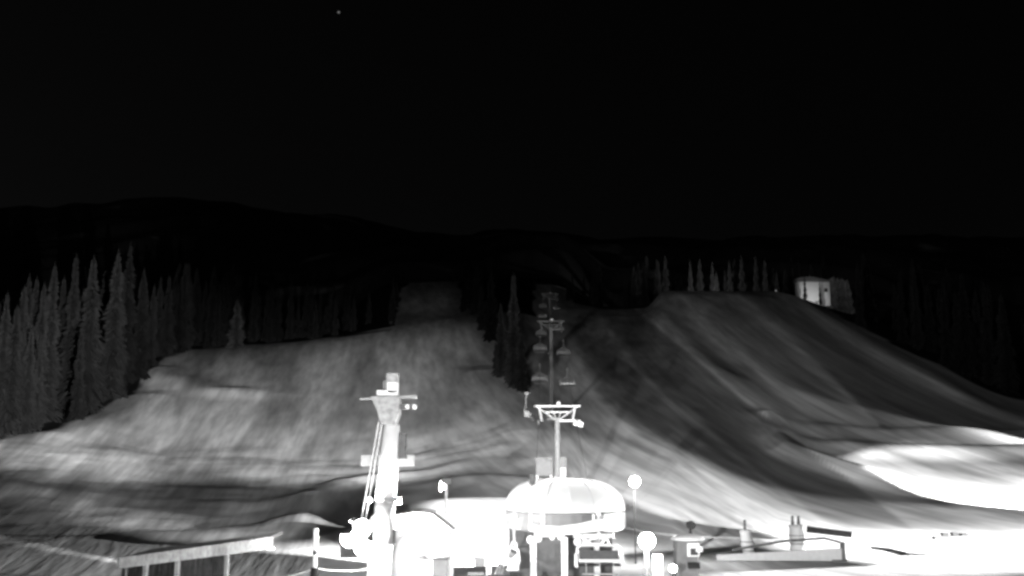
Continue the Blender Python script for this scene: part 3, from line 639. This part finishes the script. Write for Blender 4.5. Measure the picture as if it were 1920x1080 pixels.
# boards on the snow behind
for px0, px1, py0, py1, Y, lb in ((1004, 1036, 858, 892, 108, 'pale square board behind the domed station, left of the tower pole'), (1050, 1062, 857, 877, 108, 'narrow pale board behind the domed station, right of the tower pole')):
    a_, b_ = W(px0, py0, Y), W(px1, py1, Y); zg = hz((a_.x+b_.x)/2, Y); r = empty('notice_board', ((a_.x+b_.x)/2, Y, zg), lb, 'board', 'boards behind the domed station')
    MB().box(((a_.x+b_.x)/2, Y, (a_.z+b_.z)/2), (b_.x-a_.x, .1, a_.z-b_.z)).build('panel', M['curtain_grey'], r)
    [MB().box((xx, Y+.08, (zg+b_.z)/2), (.12, .1, max(b_.z-zg, .2)+.3)).build('leg', M['steel'], r) for xx in (a_.x+.15, b_.x-.15)]
# ---------------------------------------------------------------- right side lamps and objects
def flood_pole(px, py, Y, rad, label, pole_r=.07, m='lamp'):
    p = W(px, py, Y); zg = hz(p.x, Y); r = empty('floodlight_pole', (p.x, Y, zg), label, 'floodlight', 'floodlights')
    MB().lathe((p.x, Y+.3, zg-.2), [(pole_r*1.6, 0), (pole_r*1.6, .3), (pole_r, .35), (pole_r*.8, p.z-zg+.2)], 12).build('pole', M['dim_steel'], r)
    lamphead(r, p, rad, m=m); return r, p
f1, p1 = flood_pole(1190, 903, 84, .42, 'round glaring floodlight on a thin pole upper right of the station dome', .05)
f2, p2 = flood_pole(1213, 1014, 60, .46, 'large glaring floodlight low at the right of the domed station', .2)
MB().box((W(1232, 0, 60).x, 60.2, 1.25), (.5, .4, 2.5)).build('lamp_pillar', M['white'], f2)
f3, p3 = flood_pole(1262, 1066, 58, .2, 'small low floodlight at the foot of the lamp pillar', .06)
f4, p4 = flood_pole(1455, 545, 512, .3, 'tiny distant lamp glowing on the crest of the right slope', .1, 'faint')
# operator kiosk
kx = W(1288, 0, 66).x; kz = lambda py: W(0, py, 66).z
kb = empty('operator_kiosk', (kx, 66, 0), 'small kiosk with lens shaped white roof right of the large floodlight', 'kiosk')
MB().lathe((kx, 66, kz(1013)), [(.8, 0), (1.0, .05), (.95, .14), (.7, .26), (.3, .36)], 28, sx=1.0).build('roof', M['white'], kb, smooth=True)
MB().box((kx-.1, 66.2, kz(1013)/2), (1.3, 1.1, kz(1013)), 0).build('cabin', M['mid'], kb)
f = MB().box((kx+.25, 65.55, kz(1030)), (.7, .12, .75)).build('window', M['white'], kb); MB().box((kx+.28, 65.48, kz(1030)-.1), (.45, .06, .4)).build('pane', M['glass'], f)
MB().box((kx+.55, 65.3, kz(1028)), (.35, .3, .3)).build('meter_box', M['white'], kb); MB().box((kx+.2, 65.3, kz(1058)), (.7, .3, .35)).build('vent', M['black'], kb)
def padded(px, top, bot, w, Y, label, lean=0, horns=False, name='padded_post'):
    a_, b_ = W(px, top, Y), W(px, bot, Y); zg = hz(a_.x, Y); r = empty(name, (b_.x, Y, zg), label, 'padded post', 'padded posts')
    q = MB(); n_ = 7; pts = []; rs = []
    for i in range(n_):
        s = i/(n_-1); pts.append((b_.x+lean*s, Y, zg-.1+(a_.z-zg+.1)*s)); rs.append(w/2*(1+.12*math.sin(i*2.3))*(1 if 0 < i < n_-1 else .85))
    q.tube(pts, rs, 16); q.build('padding', M['white'], r, smooth=True)
    for zz in (.3, .6): 
        MB().lathe((b_.x+lean*zz, Y, zg+(a_.z-zg)*zz), [(w/2*1.08, 0), (w/2*1.12, .03), (w/2*1.08, .07)], 16).build('strap', M['mid'], r)
    hx = [(-.25, .0), (.25, 0)] if horns else [(0, 0)]
    for hx_, _ in hx:
        MB().tube([(b_.x+lean+hx_, Y, a_.z-.05), (b_.x+lean+hx_*1.05, Y, a_.z+(.75 if horns else .8))], [.14 if horns else .12, .1], 10).build('top_pipe', M['mid'], r)
    return r
padded(1407, 994, 1050, .95, 88, 'leaning white padded post with one grey pipe at the left barrier end', -.35)
padded(1496, 984, 1034, 1.25, 96, 'wide white padded post with two dark pipes on top, behind the barrier', -.1, True)
# barrier
br = empty('snow_barrier', (W(1470, 0, 86).x, 86, 0), 'long low white barrier with a grey end bracket, in front of the padded posts', 'barrier')
a_, b_ = W(1345, 1040, 86), W(1578, 1034, 86)
MB().add([(a_.x, 86, .15), (b_.x, 86, .1), (b_.x, 86, 1.05), (a_.x, 86, .55), (a_.x, 86.4, .15), (b_.x, 86.4, .1), (b_.x, 86.4, 1.05), (a_.x, 86.4, .55)], [(0, 1, 2, 3), (7, 6, 5, 4), (3, 2, 6, 7), (0, 4, 5, 1), (1, 5, 6, 2), (0, 3, 7, 4)]).build('board', M['white'], br)
eb = MB(); eb.box((b_.x+.15, 86.2, .75), (.3, .5, 1.5)); eb.box((b_.x-.2, 86.1, .1), (1.1, .6, .2)); eb.build('end_bracket', M['mid'], br)
MB().tube([(a_.x+1.2, 86.2, .9), (a_.x+5, 86.8, 1.5), (b_.x-1, 87, 1.75), (b_.x+.1, 86.3, 1.45)], .1, 8).build('top_pipe', M['mid'], br)
nt_ = MB(); nt_.box((W(1553, 0, 90).x, 90, 2.05), (3.6, .25, .5), 0, .12); nt_.build('dark_rail', M['dark'], br)
def lump(name, px, py, Y, dims, label, cat, m='mid'):
    p = W(px, py, Y); zg = hz(p.x, Y); r = empty(name, (p.x, Y, zg), label, cat); return r, p, zg
r, p, zg = lump('rescue_sled', 1790, 1007, 112, 0, 'low dark sled lying on the glaring snow at the right', 'sled')
p.z = zg; b = MB(); b.prism([(p.x-2.2, zg+.15), (p.x-1.8, zg+.05), (p.x+1.6, zg+.05), (p.x+2.1, zg+.35), (p.x+1.7, zg+.45), (p.x-2.1, zg+.4)], 111.6, 112.4); b.build('tub', M['dark'], r)
b = MB(); b.tube([(p.x+1.7, 111.7, zg+.4), (p.x+2.3, 111.8, zg+.8)], .05, 6); b.tube([(p.x+1.7, 112.3, zg+.4), (p.x+2.3, 112.2, zg+.8)], .05, 6); b.build('handle', M['steel'], r)
for dx, hh in ((-1.0, .25), (0, .3), (.9, .22)): MB().box((p.x+dx, 112, zg+.45+hh/2), (.7, .5, hh), .2).build('load', M['black'], r)
y0 = 92; pts = [W(1640, 1012, y0)]; pa = [W(1630, 0, 100).x, W(1665, 0, 97).x, W(1690, 0, 93).x, W(1730, 0, 93).x]; yy_ = [100, 97, 92, 92]
tag(MB().tube([(x_, y_, hz(x_, y_)+.12) for x_, y_ in zip(pa, yy_)], [.1, .14, .16, .08], 8).build('hose', M['mid']), 'grey hose lying bent on the bright snow right of the barrier', 'hose')
sg, p, zg = lump('snow_gun', 1294, 985, 92, 0, 'small dark snow gun head on a thin stand above the kiosk', 'snow gun')
zz = W(0, 984, 92).z
MB().lathe((p.x, 91.4, zz), [(.28, 0), (.34, .1), (.3, .8), (.2, 1.0)], 18, axis='Y').build('barrel', M['dark'], sg)
q = MB(); [q.tube([(p.x, 92, zz-.3), (p.x+dx, 92+dy, zg)], .05, 6) for dx, dy in ((-.5, -.4), (.5, -.4), (0, .6))]; q.build('tripod', M['dark'], sg)
hx0, hx1 = W(1495, 530, 534).x, W(1556, 530, 534).x; zg = hz((hx0+hx1)/2, 534); zt3 = W(0, 521, 534).z
ch = empty('crest_hut', ((hx0+hx1)/2, 534, zg), 'small pale lamp lit hut on the crest of the right slope', 'hut')
MB().box(((hx0+hx1)/2, 536, (zg+zt3)/2-1.6), (hx1-hx0, 5, zt3-zg)).build('wall', M['fabric'], ch)
MB().prism([(hx0-.6, zt3-2), (hx1+.6, zt3-2.2), (hx1+.4, zt3-1.4), ((hx0+hx1)/2-2, zt3+.6), (hx0-.4, zt3-.2)], 533, 539.5).build('roof', M['mid'], ch)
for q_ in (.86,): MB().box((hx0+(hx1-hx0)*q_, 533.4, (zg+zt3)/2), (1.5, .2, 1.8)).build('window', M['glass'], ch)
# ---------------------------------------------------------------- off-frame floodlights (posts stand outside the picture)
def big_flood(X, Y, hgt, label):
    zg = hz(X, Y); r = empty('area_floodlight', (X, Y, zg), label, 'floodlight', 'floodlights outside the picture')
    MB().lathe((X, Y, zg-.2), [(.2, 0), (.12, hgt+.2)], 12).build('pole', M['steel'], r)
    MB().box((X, Y, zg+hgt+.3), (1.4, .4, .5)).build('floodlight_head', M['dark'], r); return r, Vector((X, Y-.0, zg+hgt))
def light_blocker(L_, dirs, up, parent, r0=1.2, hgt=2.2, name='added_hood'):  # added light blocker, its lip shaped to bound a lamp's pool
    n_ = len(dirs); hv = []
    for r_ in (r0, r0*1.04):
        hv += [L_ + d*r_ for d in dirs] + [L_ + d*r_ + Vector((0, 0, hgt*up)) for d in dirs]
    fs = [(i, i+1, n_+i+1, n_+i) for i in range(n_-1)] + [(2*n_+i+1, 2*n_+i, 3*n_+i, 3*n_+i+1) for i in range(n_-1)] + [(i+1, i, 2*n_+i, 2*n_+i+1) for i in range(n_-1)] + [(n_+i, n_+i+1, 3*n_+i+1, 3*n_+i) for i in range(n_-1)]
    return MB().add(hv, fs).build(name, M['black'], parent)
def azd(a, e): a = math.radians(a); e = math.radians(e); return Vector((math.sin(a)*math.cos(e), math.cos(a)*math.cos(e), math.sin(e)))
def aim_cone(l, pix, ins, blend):
    L_ = l.location + (root_loc(l.parent) if l.parent else Vector((0, 0, 0)))
    D = np.array([list((tgt(*p) - L_).normalized()) for p in pix]); a = np.linalg.lstsq(D, np.ones(len(D)), rcond=None)[0]
    ax = a/np.linalg.norm(a); c = 1/np.linalg.norm(a); di = np.array(list((tgt(*ins) - L_).normalized()))
    if di @ ax < c: ax = -ax; c = -c
    half = math.degrees(math.acos(max(-1, min(1, c)))); l.data.spot_size = math.radians(min(2*half, 179)); l.data.spot_blend = blend
    l.rotation_euler = Vector(ax).to_track_quat('-Z', 'Y').to_euler(); print('cone', l.name, half, ax)
def tgt(px, py): x_, y_ = hit(px, py); return Vector((x_, y_, hz(x_, y_)))
PW = dict(A=1e6, A2=1.9e5, B=4.5e5, H=9e5, C=3.9e6, D=2.5e5, E=3e3, F=9e4, G=2e4)
rA, pA = big_flood(-45, -2, 20, 'tall floodlight post beyond the left picture edge'); 
spot('lamp_A', pA+Vector((0, 1, -.2)), pA+200*azd(23, 9), PW['A'], 36, .45, 4.5, rA)
rB, pB = big_flood(57, 96, 11, 'floodlight post beyond the right picture edge')
lB = spot('lamp_B', pB+Vector((-1, 0, -.2)), tgt(1500, 1000), PW['B'], 172, .3, .02, rB)
cpos = mp(679, 990, -1.2); cpos = W(664, 985, 58.5)
lC = spot('lamp_C', cpos+Vector((0, 0, -.6)), W(560, 590, 300), PW['C'], 42, .8, .025, mr)
lD = spot('lamp_D', Vector(((bx0+bx1)/2+1, 75.5, 6.2)), Vector((-4, 108, 3)), PW['D'], 84, .25, .06, wb)
LD = Vector(lD.location) + root_loc(wb)
light_blocker(LD, sorted([(tgt(*p) - LD).normalized() for p in [(530, 1015), (548, 985), (582, 950), (622, 924), (665, 906), (712, 895), (748, 893)]], key=lambda d: math.atan2(d.x, d.y)), -1, wb, r0=1.1, hgt=.5, name='added_visor')  # added shield, outlined to throw the dark crescent left of the mast
LB = Vector(lB.location) + root_loc(rB)
az = lambda d: math.atan2(d.x, d.y)
lip = sorted([(tgt(*p) - LB).normalized() for p in [(985, 868), (1030, 815), (1080, 768), (1140, 805), (1200, 845), (1300, 880), (1400, 900), (1500, 925), (1600, 938), (1720, 946), (1790, 950), (1822, 900), (1872, 866), (1925, 860), (2100, 855)]], key=az)
def azd(a, e): a = math.radians(a); e = math.radians(e); return Vector((math.sin(a)*math.cos(e), math.cos(a)*math.cos(e), math.sin(e)))
light_blocker(LB, [azd(-114, -19), azd(-100, -19), azd(-82, -18), azd(-64, -17)], 1, rB, hgt=.21, name='added_baffle')  # added panel, keeps lamp B off the snow round the kiosk
lip = [azd(-63, -18), azd(-56, -17), azd(-49, -15)] + [d for d in lip if az(d) > math.radians(-47)] + [Vector((1, 1, -.02)).normalized()]
light_blocker(LB, lip, 1, rB, hgt=2.6)  # added hood, lip shaped so lamp B's pool ends along the right hill
LC = Vector(lC.location) + root_loc(mr)
low = sorted([(tgt(*p) - LC).normalized() for p in [(-200, 865), (0, 868), (120, 885), (250, 893), (420, 885), (560, 898), (680, 893), (760, 885), (860, 868), (960, 855), (1000, 850)]], key=az)
rH, pH = big_flood(96, 165, 9, 'second floodlight post beyond the right picture edge')
lH = spot('lamp_H', pH+Vector((-1, 0, -.2)), tgt(1700, 900), PW['H'], 132, .3, .02, rH); LH = Vector(lH.location) + root_loc(rH)
uph = sorted([(tgt(*p) - LH).normalized() for p in [(1532, 884), (1560, 866), (1590, 860), (1650, 856), (1740, 854), (1840, 853), (1920, 852)]], key=az)
light_blocker(LH, [azd(-120, -50)] + uph + [azd(40, -1)], 1, rH, r0=1.5, hgt=2.2)  # added hood, cuts lamp H off above the bright snow at right
lwh = sorted([(tgt(*p) - LH).normalized() for p in [(1535, 884), (1600, 893), (1680, 916), (1725, 926)]], key=az)
lwh = lwh + [] if az(lwh[0]) < az(lwh[-1]) else lwh
light_blocker(LH, lwh, -1, rH, r0=1.4, hgt=.07, name='added_visor')  # added strip, holds lamp H off the dark tongue of snow
light_blocker(LC, sorted([(LC*0 + (W(p_[0], p_[1], 400) - LC)).normalized() for p_ in [(330, 612), (480, 622), (640, 612), (800, 606), (960, 640), (1040, 700)]], key=az), 1, mr, r0=.5, hgt=.9, name='added_lamp_hood')  # added hood, dims lamp C towards the top of the left piste
light_blocker(LC, low, -1, mr, r0=1.4, hgt=1.2, name='added_visor')  # added plate under lamp C, shades the left plateau
aim_cone(lC, [(330, 690), (600, 655), (880, 750), (965, 830), (600, 890), (200, 905)], (600, 780), .75)
lC.data.spot_size *= 1.9; lC.rotation_euler.x += math.radians(1.8); lC.rotation_euler.z += math.radians(6)
wl = MB(); wl.box(((bx0+bx1)/2+.3, by-.35, ze-.3), (.5, .35, .25)); wl.build('wall_lamp', M['lamp'], wb); point('lamp_W', Vector(((bx0+bx1)/2+.3, by-1.2, ze-.4)), 2000, .25, wb)
fo = MB().box(mp(746, 940, .3), (.3, .35, .25)).build('added_side_lamp', M['lamp'], mr); point('added_side_light', mp(752, 940, .5), 7000, .15, mr)  # lamp added to whiten the cabin front and snow heap
dl = MB().box(((bx0+bx1)/2+1, 75.2, 6.2), (.6, .3, .4)).build('floodlight_head', M['dark'], wb); MB().tube([((bx0+bx1)/2+1, 74.9, 2), ((bx0+bx1)/2+1, 75, 6)], .08, 8).build('lamp_bracket', M['steel'], wb)
rA2, pA2 = big_flood(-4.1, -.8, 6.6, 'low floodlight post just left of the viewpoint')
spot('lamp_A2', pA2+Vector((0, .8, -.1)), Vector((14, 165, 5)), PW['A2'], 50, .8, .12, rA2)
LA2 = pA2+Vector((0, .8, -.1))
light_blocker(LA2, sorted([(tgt(*p) - LA2).normalized() for p in [(536, 1010), (552, 982), (585, 948), (625, 922), (668, 904), (700, 896)]], key=lambda d: math.atan2(d.x, d.y)), -1, rA2, r0=1.3, hgt=.13, name='crescent_blocker')  # unseen plate added to cast the crescent of shade; supports nothing
for dy_ in (-3.5, 2.5):
    point('lamp_inside', Vector((cx, Y0+dy_, zm+.55)), 700, .3, st)
point('lamp_E', p2+Vector((0, -.7, 0)), PW['E'], .3, f2)
point('lamp_E', p1+Vector((0, -.6, 0)), PW['E'], .3, f1)
point('lamp_E', mp(679, 1008, -1.6), PW['E']*.7, .3, mr)
Fx, Fy = hit(1990, 835); rF, pF = big_flood(float(te(2010, 800)[0]*312), 312, 7, 'floodlight post on the terrace right of the picture')
spot('lamp_F', pF+Vector((-1, 0, -.2)), tgt(1840, 826), PW['F'], 46, .5, .4, rF)
gx = W(1530, 540, 522).x; rG, pG = big_flood(gx, 522, .6, 'low floodlight hidden behind the crest of the right slope')
spot('lamp_G', pG+Vector((0, .6, .4)), pG+Vector((0, 40, 6)), PW['G']*.13, 100, .6, .3, rG)
gx = W(1340, 540, 525).x; rG, pG = big_flood(gx, 525, 1.0, 'second low floodlight hidden behind the crest of the right slope')
spot('lamp_G', pG+Vector((0, .6, .4)), pG+Vector((2, 40, 14)), PW['G']*8, 120, .6, .3, rG)
# ---------------------------------------------------------------- star, sky, moonlight
st_ = W(635, 23, 5200); b = MB(); b.lathe(st_, [(.1, -6), (4, -4), (6, 0), (4, 4), (.1, 6)], 12)
tag(b.build('star', M['star'], origin=st_), 'single faint star high in the black sky', 'star')
w = bpy.data.worlds.new('World'); sc.world = w; w.use_nodes = True; n = w.node_tree
sky = n.nodes.new('ShaderNodeTexSky'); sky.sky_type = 'NISHITA'; sky.sun_disc = False; sky.sun_elevation = math.radians(8); sky.sun_rotation = math.radians(-60)
bw = n.nodes.new('ShaderNodeRGBToBW'); n.links.new(sky.outputs[0], bw.inputs[0]); n.links.new(bw.outputs[0], n.nodes['Background'].inputs[0]); n.nodes['Background'].inputs[1].default_value = .0006
sl_ = bpy.data.lights.new('moon', 'SUN'); sl_.energy = .004; sl_.angle = math.radians(.5); so = bpy.data.objects.new('moon', sl_); col.objects.link(so); so.rotation_euler = (math.radians(50), 0, math.radians(-60))
sc.view_settings.view_transform = 'Standard'; sc.view_settings.look = 'None'; sc.view_settings.exposure = 0; sc.view_settings.gamma = 1
sc.cycles.filter_width = 3.0; sc.cycles.max_bounces = 5; sc.cycles.diffuse_bounces = 3; sc.cycles.use_denoising = True; sc.cycles.sample_clamp_indirect = 4
print('trees', ntree)
